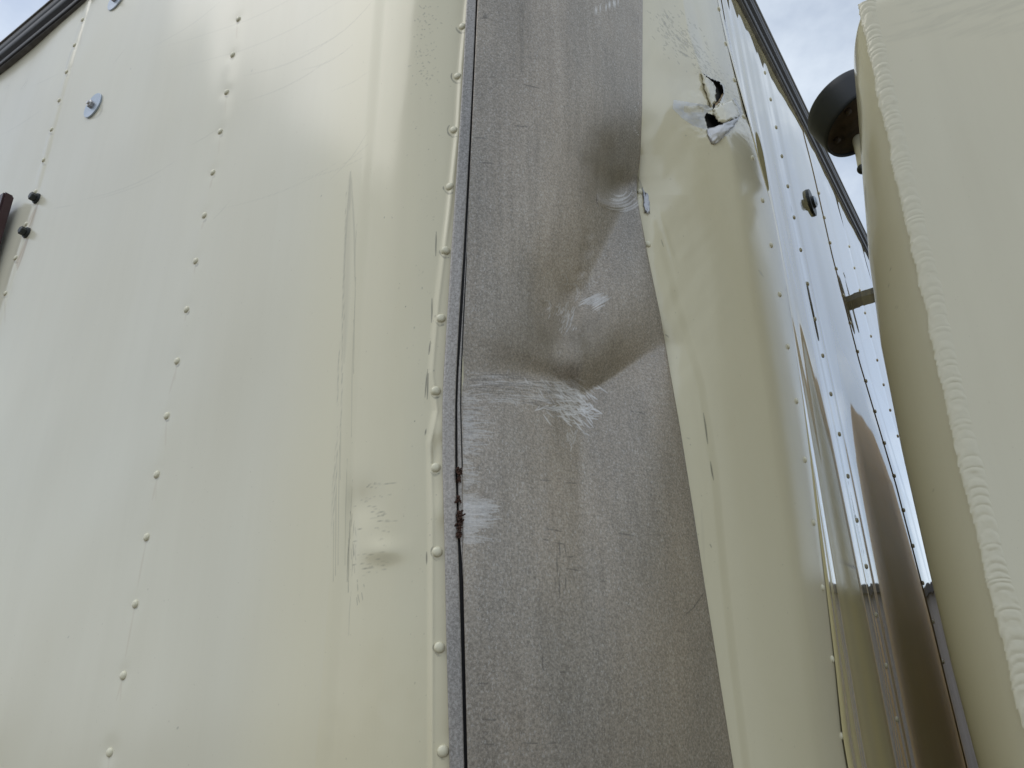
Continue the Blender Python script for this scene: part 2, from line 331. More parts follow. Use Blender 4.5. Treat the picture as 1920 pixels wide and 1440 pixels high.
def metal(name, col, rough=.5, metallic=.6, grain=True, wear_and_shade=True):
    m, t, b = nmat(name)
    n1 = noise(t, 7, 5, (1, 1, .35)); n2 = noise(t, 330, 5, (1, 1, 1.0), .75); n3 = noise(t, 90, 4, (1, 1, .03)); n4 = noise(t, 520, 2, (1, 1, .55), .6, .6)
    r1 = ramp(t, .33, .72, (col[0]*.74, col[1]*.74, col[2]*.74, 1), (col[0]*1.14, col[1]*1.08, col[2]*1.02, 1)); t.links.new(n1.outputs['Fac'], r1.inputs[0])
    c = r1.outputs[0]
    if grain:
        r2 = ramp(t, .40, .62, (.60, .59, .57, 1), (1.26, 1.25, 1.23, 1)); t.links.new(n2.outputs['Fac'], r2.inputs[0]); c = mixc(t, .75, c, r2.outputs[0], 'MULTIPLY')
        r3 = ramp(t, .3, .7, (.90, .89, .88, 1), (1.07, 1.07, 1.08, 1)); t.links.new(n3.outputs['Fac'], r3.inputs[0]); c = mixc(t, .8, c, r3.outputs[0], 'MULTIPLY')
        r4 = ramp(t, .56, .66); t.links.new(n4.outputs['Fac'], r4.inputs[0]); c = mixc(t, mathn(t, 'MULTIPLY', r4.outputs[0], .35), c, (.56, .55, .53, 1))
        n5 = noise(t, 150, 4, (1, 1, 2.0), .7); r5 = ramp(t, .56, .70); t.links.new(n5.outputs['Fac'], r5.inputs[0]); c = mixc(t, mathn(t, 'MULTIPLY', r5.outputs[0], .3), c, (.09, .085, .075, 1))
    rg = rough
    if wear_and_shade:
        s = wear_shade_split(t)
        c = mixc(t, s.outputs[2], c, (.14, .115, .075, 1))
        c = mixc(t, s.outputs[1], c, (.74, .73, .72, 1)); t.links.new(mathn(t, 'SUBTRACT', metallic, mathn(t, 'MULTIPLY', s.outputs[1], metallic*.7)), b.inputs['Metallic'])
        c = mixc(t, mathn(t, 'MULTIPLY', s.outputs[0], .75), c, (.05, .05, .048, 1))
    t.links.new(c, b.inputs['Base Color']); b.inputs['Roughness'].default_value = rg; b.inputs['Metallic'].default_value = metallic
    bp = t.nodes.new('ShaderNodeBump'); bp.inputs['Strength'].default_value = .25; bp.inputs['Distance'].default_value = .0004
    t.links.new(n2.outputs['Fac'], bp.inputs['Height']); t.links.new(bp.outputs[0], b.inputs['Normal'])
    return m
m_guard = metal('weathered_aluminium', (.355, .326, .284), .42, .66)
m_strip = metal('grey_aluminium_edge', (.37, .36, .35), .5, .5)
m_back = metal('dark_gap', (.022, .022, .024), .7, .1, False, False)
m_bare = metal('bare_aluminium', (.56, .57, .59), .38, .75, False, False)
m_zinc = metal('zinc_plated_steel', (.42, .49, .58), .42, .55, False, False)
def plain(name, col, rough=.6, metallic=0, var=.25, scale=40):
    m, t, b = nmat(name); n = noise(t, scale, 5)
    r = ramp(t, .3, .7, tuple(c*(1-var) for c in col)+(1,), tuple(min(1, c*(1+var)) for c in col)+(1,)); t.links.new(n.outputs['Fac'], r.inputs[0])
    t.links.new(r.outputs[0], b.inputs['Base Color']); b.inputs['Roughness'].default_value = rough; b.inputs['Metallic'].default_value = metallic
    return m
m_rail = plain('dark_painted_rail', (.012, .011, .013), .5)
m_raillip = plain('grey_rail_lip', (.12, .115, .11), .5, .3)
m_bolt = plain('dark_bolt_steel', (.035, .040, .040), .45, .4)
m_maroon = plain('maroon_plate', (.045, .014, .016), .35, 0, .2, 12)
m_void = plain('dark_interior', (.015, .014, .012), .9)
m_foam = plain('yellowed_liner', (.30, .20, .09), .7, 0, .5, 60)
m_rubber = plain('blue_black_cap', (.003, .006, .010), .5, 0, .3, 10)
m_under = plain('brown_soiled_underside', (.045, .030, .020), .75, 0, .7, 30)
m_seam = plain('seam_grime', (.16, .11, .05), .7, 0, .4, 50)
m_gap_shade = plain('brown_gap_shade', (.44, .25, .06), .45, 0, .25, 5)  # brown stands in for the deep shade of the gap
m_bark = plain('brown_debris', (.055, .024, .014), .85, 0, .6, 200)
m_ground = plain('asphalt', (.15, .125, .09), .9, 0, .35, 3)
m_shed = plain('grey_cladding', (.15, .135, .125), .6, 0, .15, 1)

# ------------------------------------------------------------------ plan geometry (metres, camera at the origin of plan)
C0 = np.array([.0427, .366])*H
DL = np.array([-.848, .530]); DL /= np.linalg.norm(DL)
DR = np.array([.555, .832]); DR /= np.linalg.norm(DR)
NL = np.array([-DL[1], DL[0]])*1.0
if NL@(-C0) < 0: NL = -NL
NR = np.array([DR[1], -DR[0]])
if NR@(-C0) < 0: NR = -NR
A0 = C0+DL*.145*H; B0 = C0+DR*.412*H
tt = np.linspace(0, 1, 400)[:, None]
_a = math.radians(110.)
BZ = (1-tt)**3*A0+3*tt*(1-tt)**2*(A0+.235*np.array([math.sin(_a), math.cos(_a)]))+3*tt**2*(1-tt)*(B0-DR*.26)+tt**3*B0
path = np.vstack([A0+DL*np.linspace(1.2*H, 0, 300)[:-1, None], BZ, B0+DR*np.linspace(0, 2.2*H, 400)[1:, None]])
_arc = np.concatenate([[0], np.cumsum(np.linalg.norm(np.diff(path, axis=0), axis=1))]); _u = np.arange(0, _arc[-1], .004)
path = np.stack([np.interp(_u, _arc, path[:, k]) for k in (0, 1)], 1)
_k = np.exp(-(np.arange(-14, 15)/8.0)**2); _k /= _k.sum()
_pp = np.pad(path, ((14, 14), (0, 0)), 'reflect', reflect_type='odd'); path = np.stack([np.convolve(_pp[:, k], _k, 'valid') for k in (0, 1)], 1)
paz = np.degrees(np.arctan2(path[:, 0], path[:, 1])); pr = np.hypot(path[:, 0], path[:, 1])
def rc(az): return np.interp(az, paz, pr)
AZA = float(np.degrees(np.arctan2((A0+DL*.070)[0], (A0+DL*.070)[1]))); AZB = float(np.degrees(np.arctan2(B0[0], B0[1])))
def polar(az, r, z):
    a = np.radians(az); return np.stack([np.sin(a)*r, np.cos(a)*r, z], -1)

trailer = empty('box_trailer', (C0[0], C0[1], 0))
tag(trailer, 'cream riveted box trailer with a dented grey aluminium corner guard', 'trailer')
def child(name, me, mat, parent=None, **k):
    p = parent or trailer
    o = bpy.data.objects.new(name, me); C_.objects.link(o)
    if mat and not me.materials: me.materials.append(mat)
    o.parent = p; 
    if p.type == 'EMPTY': o.matrix_parent_inverse = Matrix.Translation(-p.location)   # shapes are given in world coordinates
    for a, b in k.items(): o[a] = b
    return o
def put(name, me, mat, parent, loc, rot):     # a small repeated part placed at a world position
    o = child(name, me, mat, parent); o.location = loc; o.rotation_euler = rot; return o

# ------------------------------------------------------------------ rivet rows (s, z in units of H)
ROWS_L = [(.367, .646-.0474*i) for i in range(15)]+[(.715, .861-.0465*i) for i in range(10)]
ROWS_R = []
row1_s = [.409,.415,.427,.441,.452,.466,.469,.468,.462,.458,.45,.44,.431,.421,.408]
row1_z = [.817,.763,.714,.666,.611,.557,.496,.431,.363,.298,.232,.166,.104,.042,-.019]

# ------------------------------------------------------------------ front panel (left)
ss = np.concatenate([np.linspace(1.25, .86, 60)[:-1], np.linspace(.86, .1795, 760)])*H
zz = np.concatenate([np.linspace(-.55, -.06, 30)[:-1], np.linspace(-.06, .92, 900)])*H
S, Z = np.meshgrid(ss, zz)
P = np.zeros(S.shape+(3,)); P[..., 0] = C0[0]+DL[0]*S; P[..., 1] = C0[1]+DL[1]*S; P[..., 2] = Z
X, Y = project(P)
D = .007*(fbm(S*5+3, Z*.4, 13, 2)-.4)+.020*(fbm(S*1.5+3, Z*.9, 11, 2)-.4)+.009*(fbm(S*3.3+Z*1.3, Z*2.6, 3, 2)-.4)
D += .0010*np.exp(-((S-.715*H)/.012)**2)*(1+.6*np.sin(Z*21))          # puckered sheet overlap
D += .0014*sstep(.705*H, .712*H, S)
for s, z in ROWS_L: D += -.0009*np.exp(-(((S-s*H)**2+(Z-z*H)**2)/.016**2))
D += .0006*np.exp(-((S-.367*H)/.02)**2)
D *= 1
D += .010*np.exp(-(((X-300)*.8+(Y-70)*.75)/90)**2)*np.exp(-((Y-70)/150)**2)*.35
D = D*sstep(.18*H, .32*H, S)
P[..., 0] += NL[0]*D; P[..., 1] += NL[1]*D
fp = child('front_panel', grid_mesh('front_panel', P, sample(CH, X, Y), aged=1-sstep(.18*H, .27*H, S)), m_front)

def tab_az(pts): return [(y, x) for x, y in pts]
GLX = [(0,895.5),(120,890),(240,884.5),(480,873),(600,866.5),(700,862.5),(760,861.5),(870,864.5),(1000,866.5),(1200,871),(1440,876.5)]
GRX = [(-60,1205),(0,1205),(200,1204),(290,1201),(330,1195),(365,1194),(400,1200),(480,1215),(600,1240),(700,1257),(800,1275),(950,1299),(1100,1322),(1270,1349),(1440,1376)]
SLX = [(0,875),(120,869),(240,861.5),(360,853.5),(480,845.5),(600,838),(700,832),(760,829.5),(870,829.5),(1000,833),(1200,837),(1440,843)]
SRX = [(0,892.5),(120,887.5),(240,881.5),(480,868.5),(600,860.5),(700,855.5),(760,853.5),(870,853.5),(1000,858),(1100,861.5),(1200,864.5),(1440,870.5)]
def az_of_z(tab, rfun, zs):
    ys = np.linspace(-60, 1500, 200); xs = interp(ys, tab); a = []; zv = []
    for x, y in zip(xs, ys):
        az, t = azt(x, y); a.append(az); zv.append(t*rfun(az))
    o = np.argsort(zv); return np.interp(zs, np.array(zv)[o], np.array(a)[o])
OFF = .011
def guard_D(X, Y):
    yc = interp_s(X, [(850,700),(950,699),(1030,707),(1090,742),(1130,722),(1180,690),(1250,645)], 7)
    A = interp_s(X, [(850,.014),(900,.026),(980,.046),(1090,.078),(1170,.068),(1215,.044),(1260,.022)], 26)
    up = interp_s(X, [(850,150),(1000,130),(1090,115),(1130,85),(1250,75)], 20); dn = interp_s(X, [(850,150),(1090,230),(1250,200)], 40)
    dy = Y-yc; ad = np.sqrt(dy*dy+5.**2)-5.
    D = A*np.where(dy < 0, np.exp(-(ad/up)**1.15), np.exp(-(ad/dn)**1.1))
    # diagonal valley from the right edge down to the fold
    p0 = np.array([1203., 318.]); p1 = np.array([1050., 640.]); L_ = np.hypot(*(p1-p0)); u = (p1-p0)/L_
    t = ((X-p0[0])*u[0]+(Y-p0[1])*u[1])/L_; d = (X-p0[0])*u[1]-(Y-p0[1])*u[0]      # sign: + on the right hand side
    d = -d if (1300-p0[0])*u[1]-(318-p0[1])*u[0] < 0 else d
    win = sstep(-.35, .12, t)*(1-sstep(.70, 1.15, t))
    D += .056*win*np.where(d > 0, np.exp(-(np.sqrt(d*d+36)-6)/85.), np.exp(-((np.sqrt(d*d+36)-6)/105.)**1.2))
    # pockets and crescents
    D += .016*np.exp(-((X-1160)/30)**2-((Y-352)/26)**2)+.004*np.exp(-((X-1145)/26)**2-((Y-290)/44)**2)
    D -= .003*np.exp(-((np.hypot((X-1155), (Y-348)*1.1)-44)/7)**2)*sstep(350, 385, Y)*(X > 1120)
    for cx, cy, r, a in [(1068,548,16,.004),(1100,470,12,.003),(1104,440,9,.002),(1025,575,9,.0022),(1046,585,9,.002),(1088,512,8,.0025),(1060,600,12,.002),(1110,572,12,.003),(1128,330,16,.003)]:
        a *= .7
        D += a*np.exp(-((X-cx)/r)**2-((Y-cy)/(r*1.1))**2)-a*.25*np.exp(-((X-cx-r*.9)/(r*.6))**2-((Y-cy-r*.9)/(r*.7))**2)
    D += .0018*np.exp(-((X-885)/18)**2-((Y-712)/8)**2)-.0020*np.exp(-((X-930)/60)**2-((Y-724)/11)**2)-.0025*np.exp(-((X-1062)/26)**2-((Y-752)/9)**2)
    D += .0022*(fbm(X/90., Y/160., 5, 3)-.45)
    D += .0035*np.exp(-((X-880)/40)**2-((Y-870)/150)**2)
    return D
# ------------------------------------------------------------------ corner panel
OVER = [(365,1207),(410,1225),(560,1262),(720,1310),(880,1335),(1060,1352),(1250,1372),(1440,1396)]
def corner_D(X, Y):
    """inward displacement in metres of the cream corner sheet"""
    D = np.zeros(X.shape)
    # shoulder next to the guard (left)
    xe = interp(Y, [(0,873),(120,862),(240,855),(400,838),(560,818),(700,806),(770,815),(830,803),(880,804),(960,806),(1040,806),(1200,806),(1440,806)])
    D += .0030*(1-sstep(-7, 7, X-xe))*(X < 1000)
    D -= .0012*np.exp(-((X-xe-4)/4.)**2)*(X < 1000)
    D -= .0035*np.exp(-((X-828)/16)**2-((Y-800)/26)**2)+.0035*np.exp(-((X-828)/16)**2-((Y-950)/36)**2)
    D += .0030*np.exp(-((X-814)/9)**2-((Y-855)/26)**2)
    # dent on the left bend
    D += .007*np.exp(-((X-682)/28)**2-((Y-945)/38)**2)-.0045*np.exp(-((X-715)/36)**2-((Y-1032)/20)**2)
    D += .004*np.exp(-((X-660)/10)**2-((Y-1000)/90)**2)
    # right: overlap line (light strip beside the guard)
    xo = interp(Y, [(0,1262),(250,1240),(320,1215)]+OVER)
    m = (X > 1100)
    D += m*sstep(340, 520, Y)*.0060*sstep(-7, 14, X-xo)
    D -= m*sstep(480, 700, Y)*.0003*np.exp(-((X-xo+3)/3.5)**2)
    D += m*.018*sstep(0, 1, 1-np.abs(Y-470)/260)*np.exp(-((X-xo-25)/45)**2)
    D -= m*.004*np.exp(-((X-1245-(Y-430)*.30)/6)**2)*sstep(380, 430, Y)*(1-sstep(470, 520, Y))
    # ridge that runs down into the tear and dents about it
    xr = interp(Y, [(-20,1276),(0,1280),(60,1290),(120,1308),(160,1322),(200,1334)])
    up = 1-sstep(185, 215, Y)
    D -= m*up*.010*np.exp(-np.abs(X-xr)/14.)*(Y < 220)
    D += m*up*.016*sstep(0, 22, X-xr)*(1-sstep(30, 90, X-xr))*sstep(-40, 60, Y)
    D += m*.016*np.exp(-((X-1352)/26)**2-((Y-200)/36)**2)
    D -= m*.007*np.exp(-((X-1300)/34)**2-((Y-196)/16)**2)
    D += m*.010*np.exp(-((X-1290)/40)**2-((Y-150)/22)**2)*.5
    D += m*.006*np.exp(-((X-1240)/30)**2-((Y-135)/30)**2)
    D += m*.011*(fbm(X/11., Y/13., 91, 3)-.43)*np.exp(-((X-1348)/52)**2-((Y-195)/62)**2)
    D += m*.007*(fbm(X/34.+Y/90., Y/60., 92, 2)-.4)*sstep(-100, 60, Y)*(1-sstep(600, 800, Y))*(1-sstep(1290, 1400, X))
    D += m*.010*np.exp(-((X-1380)/30)**2-((Y-330)/80)**2)*.6
    D += .0012*(fbm(X/70., Y/120., 21, 3)-.45)
    gl = interp(Y, GLX); gr = interp(Y, GRX); Xc = np.clip(X, gl, gr)
    gd = np.maximum(guard_D(Xc, Y), 0); out_ = np.maximum(gl-X, X-gr)
    D += gd*np.exp(-np.maximum(out_, 0)/np.where(X < 1000, 14., 38.))*np.where(X < 1000, .35, 1)
    D += .045*sstep(3, 30, -out_)+.05*sstep(30, 80, -out_)
    return D
azs = np.concatenate([np.linspace(AZA, -3.0, 330)[:-1], np.linspace(-3.0, 11.0, 60)[:-1], np.linspace(11.0, AZB, 430)])
zc = np.concatenate([np.linspace(-.55, -.05, 20)[:-1], np.linspace(-.05, .90, 1250)])*H
AZ, Z = np.meshgrid(azs, zc)
r0 = rc(AZ); P0 = polar(AZ, r0, Z); X, Y = project(P0)
Dc = corner_D(X, Y)
edge = sstep(AZA, AZA+1.2, AZ)
bul = interp(Z/H, list(zip(row1_z[::-1], [(s-.408) for s in row1_s[::-1]])))*H
slide = sstep(19.2, AZB, AZ)                               # the sheet is pushed along the wall towards its rivet row
Dc *= edge
P = polar(AZ, r0+Dc, Z*(r0+Dc)/r0)
P[..., 0] += DR[0]*bul*slide; P[..., 1] += DR[1]*bul*slide
# the pushed metal also swells off the wall plane
sw = bul*.16*np.exp(-((AZ-AZB+.6)/1.5)**2)
P[..., 0] += NR[0]*sw; P[..., 1] += NR[1]*sw
hole1 = [(1316,137),(1333,148),(1347,154),(1356,162),(1356,178),(1350,190),(1335,206),(1339,190),(1342,172),(1338,158),(1325,145)]
hole2 = [(1322,221),(1326,212),(1337,215),(1347,228),(1356,233),(1340,239),(1327,243)]
X, Y = project(P)
_jx = X+5*(fbm(X/2.6, Y/2.6, 61, 2)-.37); _jy = Y+5*(fbm(X/2.6+9, Y/2.6, 62, 2)-.37)
drop = inpoly(_jx, _jy, hole1) | inpoly(_jx, _jy, hole2)
cp = child('corner_panel', grid_mesh('corner_panel', P, sample(CH, X, Y), drop), m_corner)
from mathutils.bvhtree import BVHTree
_Q = P[::2, 389::2]; _n = _Q.shape; _i = np.arange(_n[0]*_n[1]).reshape(_n[0], _n[1])
_q = np.stack([_i[:-1, :-1], _i[:-1, 1:], _i[1:, 1:], _i[1:, :-1]], -1).reshape(-1, 4)
whole = BVHTree.FromPolygons((_Q.reshape(-1, 3)+np.array([0, 0, CAMZ])).tolist(), _q.tolist())
def on_corner(x, y, lift=0.0):
    """world point of the corner sheet seen at image pixel x, y"""
    d = Vector(ray(x, y)).normalized(); h = whole.ray_cast(Vector((0, 0, CAMZ)), d)
    q = h[0] if h[0] is not None else Vector((0, 0, CAMZ))+d*1.2
    return q-d*lift

# ------------------------------------------------------------------ side panels (right)
def side_P(s0, s1, n, z0, z1, nz, seed, lift=0, z2=None):
    ss = np.linspace(s0, s1, n)*H; za = np.linspace(z0, z1, nz)*H
    S, Z = np.meshgrid(ss, za)
    P = np.zeros(S.shape+(3,)); P[..., 0] = C0[0]+DR[0]*S; P[..., 1] = C0[1]+DR[1]*S; P[..., 2] = Z
    X, Y = project(P)
    D = lift+.0045*(fbm(S*2.2+seed, Z*.35, seed, 2)-.4)+.0007*(fbm(S*9+seed, Z*.7, seed+5, 2)-.4)
    return S, Z, P, X, Y, D
SLOPE = [(.40,.16),(.418,.08),(.425,-.04),(.438,-.05),(.446,.07),(.455,-.04),(.475,-.05),(.50,.07),(.53,.12),(.56,.10),(.58,-.03),(.60,-.04),(.61,.05),(.62,-.04),(.65,-.04),(.662,.06),(.672,-.03),(.69,.04),(.75,.17),(.83,.17),(.87,.10),(.90,.05),(.92,-.01),(.95,-.03),(.97,.03),(.985,-.03),(1.02,-.035),(1.16,-.03),(1.22,.06),(1.26,-.02),(1.32,.05),(1.5,-.02),(1.8,0)]
def side_panel(s0, s1, n, seed, lift, posts):
    S, Z, P, X, Y, D = side_P(s0, s1, n, -.55, 1.02, 520, seed, lift)
    for ps in posts: D += -.0011*np.exp(-((S-ps*H)/.045)**2)
    if s0 < .5:
        near = np.exp(-(S-s0*H)/.16)
        b = interp(Z/H, list(zip(row1_z[::-1], [(s-.408) for s in row1_s[::-1]])))*H
        sft = b*np.exp(-(S-s0*H)/.12)
        P[..., 0] += DR[0]*sft; P[..., 1] += DR[1]*sft
        D += b*.10*np.exp(-((S-s0*H)/.09)**2)
        D += .0035*np.exp(-((Z-.62*H)/.35)**2)*np.sin((S-s0*H)*34+Z*.8)*np.exp(-(S-s0*H)/.25)
        D += near*.0012*np.sin((S-s0*H)*75)
    D += .0035*np.exp(-((Z-.93*H-.04*S)/.12)**2)*-1.0
    sv = np.linspace(.40, 1.8, 800); sl = interp(sv, SLOPE); cum = np.concatenate([[0], np.cumsum((sl[1:]+sl[:-1])/2*np.diff(sv)*H)])
    D += np.interp(S/H, sv, cum)*interp(Z/H, [(-.1, 1.1), (.1, 1.0), (.3, .8), (.5, .4), (.7, .2), (1, .1)])
    P[..., 0] += NR[0]*D; P[..., 1] += NR[1]*D
    SIDE_COL.append(P[:, 0].copy())
    return grid_mesh('side_panel', P, sample(CH, X, Y))
SIDE_COL = []
panels_r = [child('side_panel', side_panel(.409, .889, 340, 31, .0000, (.637,)), m_side),
            child('side_panel', side_panel(.884, 1.76, 300, 31, .0016, (1.165, 1.45)), m_side)]
_c = SIDE_COL[1]; _n3 = np.array([NR[0], NR[1], 0]); _d3 = np.array([DR[0], DR[1], 0])
child('panel_seam', grid_mesh('panel_seam', np.stack([_c-_n3*.008-_d3*.0012, _c-_d3*.0012+_n3*.0001, _c+_n3*.0004, _c+_n3*.0004+_d3*.0012], 1)), m_seam)

# ------------------------------------------------------------------ rivets
def dome(r, h, n=20, rings=6, flange=.0):
    bm = bmesh.new(); prev = None
    for k in range(rings+1):
        a = k/rings*math.pi/2
        if k == rings: top = bm.verts.new((0, 0, h)); ring = [top]
        else:
            rr = r*math.cos(a)**.8; zz_ = h*math.sin(a); ring = [bm.verts.new((rr*math.cos(2*math.pi*i/n), rr*math.sin(2*math.pi*i/n), zz_)) for i in range(n)]
        if prev:
            for i in range(n):
                if len(ring) == 1: bm.faces.new((prev[i], prev[(i+1) % n], ring[0]))
                else: bm.faces.new((prev[i], prev[(i+1) % n], ring[(i+1) % n], ring[i]))
        else:
            lo = [bm.verts.new((v.co.x*1.0, v.co.y*1.0, -.004)) for v in ring]
            for i in range(n): bm.faces.new((lo[i], lo[(i+1) % n], ring[(i+1) % n], ring[i]))
        prev = ring
    return bm_mesh(bm, 'rivet', True)
rivet_me = dome(.0061, .0038); rivet_me.materials.append(m_rivet)
rivet_small = dome(.0062, .0036); rivet_small.materials.append(m_rivet)
def normal_rot(n, spin=0): return (Vector(n).to_track_quat('Z', 'Y')).to_euler()
def add_rivet(me, parent, p, n): return put('rivet', me, None, parent, p, normal_rot(n))
nL3 = (NL[0], NL[1], 0); nR3 = (NR[0], NR[1], 0)
def on_plane(s, z, Dn, Nn, off=0): return Vector((C0[0]+Dn[0]*s*H+Nn[0]*off, C0[1]+Dn[1]*s*H+Nn[1]*off, z*H+CAMZ))
def bvh(o):
    me = o.data; n = len(me.vertices); co = np.empty(n*3, np.float32); me.vertices.foreach_get('co', co)
    pi = np.empty(len(me.polygons)*4, np.int32); me.loops.foreach_get('vertex_index', pi)
    return BVHTree.FromPolygons(co.reshape(-1, 3).tolist(), pi.reshape(-1, 4).tolist())
bF = bvh(fp)
def snap(b, p, n):
    n = Vector(n); hit = b.ray_cast(p+n*.15, -n, .5)
    return (hit[0], hit[1]) if hit[0] is not None else (p, n)
for s, z in ROWS_L:
    p, nn = snap(bF, on_plane(s, z, DL, NL), nL3); add_rivet(rivet_me, fp, p, nL3)
bC = bvh(cp)
GR = [(867,50),(858,143),(851,244),(843,350),(836,470),(827,597),(818,733),(817,877),(820,1035),(824,1214),(831,1408)]
camv = Vector((0, 0, CAMZ))
def cast(b, x, y):
    d = Vector(ray(x, y)).normalized(); h = b.ray_cast(camv, d); return h[0], h[1], d
for x, y in GR+[(1201,360),(1214,458)]:
    p, n, d = cast(bC, x, y)
    if p is None: continue
    if n.dot(d) > 0: n = -n
    add_rivet(rivet_me, cp, p, (n.x, n.y, 0))
for x, y in [(1348,17),(1361,82),(1377,150),(1394,219),(1411,296),(1430,376),(1446,460),(1462,552),(1477,650),(1493,752),(1509,862),(1525,980),(1542,1102),(1560,1236),(1578,1380)]:
    p, n, d = cast(bC, x, y)
    if p is None: print('row1 miss', x, y); continue
    if n.dot(d) > 0: n = -n
    add_rivet(rivet_me, cp, p, (n.x, n.y, 0))
bS = [bvh(o) for o in panels_r]
for s, z0, z1, st, k in [(.637, .90, -.02, .0535, 0), (.8905, .83, .02, .0515, 1), (1.167, .87, .10, .0515, 1)]:
    z = z0
    while z > z1:
        p, nn = snap(bS[k], on_plane(s, z, DR, NR), nR3); add_rivet(rivet_small, panels_r[k], p, nR3); z -= st

# ------------------------------------------------------------------ bolts, washers, plate
def cyl(bm, r0, r1, z0, z1, n=32, hexa=False, cap=True):
    a = [bm.verts.new((r0*math.cos(2*math.pi*i/n), r0*math.sin(2*math.pi*i/n), z0)) for i in range(n)]
    b = [bm.verts.new((r1*math.cos(2*math.pi*i/n), r1*math.sin(2*math.pi*i/n), z1)) for i in range(n)]
    for i in range(n): bm.faces.new((a[i], a[(i+1) % n], b[(i+1) % n], b[i]))
    if cap: bm.faces.new(b); bm.faces.new(a[::-1])
def washer_mesh():
    bm = bmesh.new(); cyl(bm, .033, .033, -.002, .0035, 40); cyl(bm, .033, .0322, .0035, .0042, 40); return bm_mesh(bm, 'washer')
def hexbolt_mesh(r, h):
    bm = bmesh.new(); cyl(bm, r, r, 0, h*.85, 6); cyl(bm, r, r*.82, h*.85, h, 6); cyl(bm, r*.5, r*.45, h, h*1.35, 16); return bm_mesh(bm, 'bolt_head')
wme = washer_mesh(); wme.materials.append(m_zinc); bme = hexbolt_mesh(.0095, .010); bme.materials.append(m_bare)
for x, y in [(176,199),(219,0)]:
    p, n, d = cast(bF, x, y)
    wsh = put('washer', wme, None, fp, p, normal_rot(nL3)); 
    b_ = bpy.data.objects.new('bolt_head', bme); C_.objects.link(b_); b_.parent = trailer; b_.matrix_parent_inverse = Matrix.Translation(-trailer.location)
    b_.location = p+Vector(nL3)*.003; b_.rotation_euler = normal_rot(nL3)
def flange_bolt():
    bm = bmesh.new(); cyl(bm, .0140, .0128, -.001, .005, 24); cyl(bm, .0100, .0100, .005, .016, 6); cyl(bm, .0100, .008, .016, .0175, 6); return bm_mesh(bm, 'dark_bolt')
fbm_me = flange_bolt(); fbm_me.materials.append(m_bolt)
for x, y in [(70,373),(51,437)]:
    p, n, d = cast(bF, x, y); put('dark_bolt', fbm_me, None, fp, p, normal_rot(nL3))['label'] = 'dark hex bolt with a rust streak below it'
# round fitting on the side panel
bm = bmesh.new(); cyl(bm, .046, .044, -.002, .008, 32); cyl(bm, .022, .018, .008, .016, 24)
sf = bm_mesh(bm, 'round_fitting'); p, n, d = cast(bS[0], 1519, 381)
put('round_fitting', sf, m_bolt, panels_r[0], p, normal_rot(nR3))
bm = bmesh.new(); cyl(bm, .020, .012, .016, .021, 24); put('fitting_centre', bm_mesh(bm, 'fitting_centre'), m_zinc, panels_r[0], p, normal_rot(nR3))
# maroon plate
def slab(pts, nrm, t0, t1, bev=.004):
    bm = bmesh.new(); n = Vector(nrm)
    a = [bm.verts.new(Vector(p)+n*t0) for p in pts]; b = [bm.verts.new(Vector(p)+n*t1) for p in pts]
    bm.faces.new(b); bm.faces.new(a[::-1]); k = len(pts)
    for i in range(k): bm.faces.new((a[i], a[(i+1) % k], b[(i+1) % k], b[i]))
    if bev: bmesh.ops.bevel(bm, geom=list(bm.edges), offset=bev, segments=2, affect='EDGES')
    return bm_mesh(bm, 'slab')
s0_, s1_, zt, zb = .752, .93, .588, .36
pts = [on_plane(s0_, zt, DL, NL), on_plane(s1_, zt, DL, NL), on_plane(s1_, zb, DL, NL), on_plane(s0_, zb, DL, NL)]
pts = [tuple(p) for p in pts]
child('marker_plate', slab(pts, nL3, .010, .034, .004), m_maroon, label='dark maroon plate at the left edge of the front panel')

# ------------------------------------------------------------------ guard and its edge strip
zg = np.concatenate([np.linspace(-.55, -.035, 20)[:-1], np.linspace(-.035, .50, 1250)[:-1], np.linspace(.50, .9, 60)])*H
aL = az_of_z(GLX, lambda a: float(rc(a))-OFF, zg); aR = az_of_z(GRX, lambda a: float(rc(a))-OFF, zg)
uu = np.linspace(0, 1, 430); AZ = aL[:, None]+(aR-aL)[:, None]*uu[None, :]; Z = np.repeat(zg[:, None], len(uu), 1)
r0 = rc(AZ)-OFF; P0 = polar(AZ, r0, Z); X, Y = project(P0); D = guard_D(X, Y)
D = D+.0035*(1-sstep(0, .012, uu))[None, :]*0
rg_ = r0+D
# slightly rounded hem at both edges
rg_ += .0012*np.exp(-uu*220)[None, :]+.0020*np.exp(-(1-uu)*160)[None, :]
Zg = Z*rg_/r0
Pm = polar(AZ, rg_, Zg)
wl = polar(AZ[:, :1], rg_[:, :1]+.0045, Zg[:, :1]); wl2 = polar(AZ[:, :1]+.02, rg_[:, :1]+.0045, Zg[:, :1])
wr = polar(AZ[:, -1:]-.02, rg_[:, -1:]+.005, Zg[:, -1:])
P = np.concatenate([wl2, wl, Pm, wr], 1); Wm = sample(CH, X, Y)
stn = np.zeros(X.shape)
W3 = np.concatenate([Wm[:, :1], Wm[:, :1], Wm, Wm[:, -1:]], 1)
dent_shade = np.exp(-((X-1120)/70)**2-((Y-300)/75)**2)*.65+np.exp(-((X-1060)/120)**2-((Y-630)/60)**2)*.6+np.exp(-((X-975)/12)**2-((Y-60)/90)**2)*.15  # brown patches, mainly painting the dent's shade into the guard colour
W3[:, 2:-1, 2] = np.maximum(W3[:, 2:-1, 2], dent_shade*(.4+.9*fbm(X/14., Y/30., 9, 3)))
guard = child('corner_guard', grid_mesh('corner_guard', P, W3), m_guard, label='dented weathered grey aluminium corner guard')
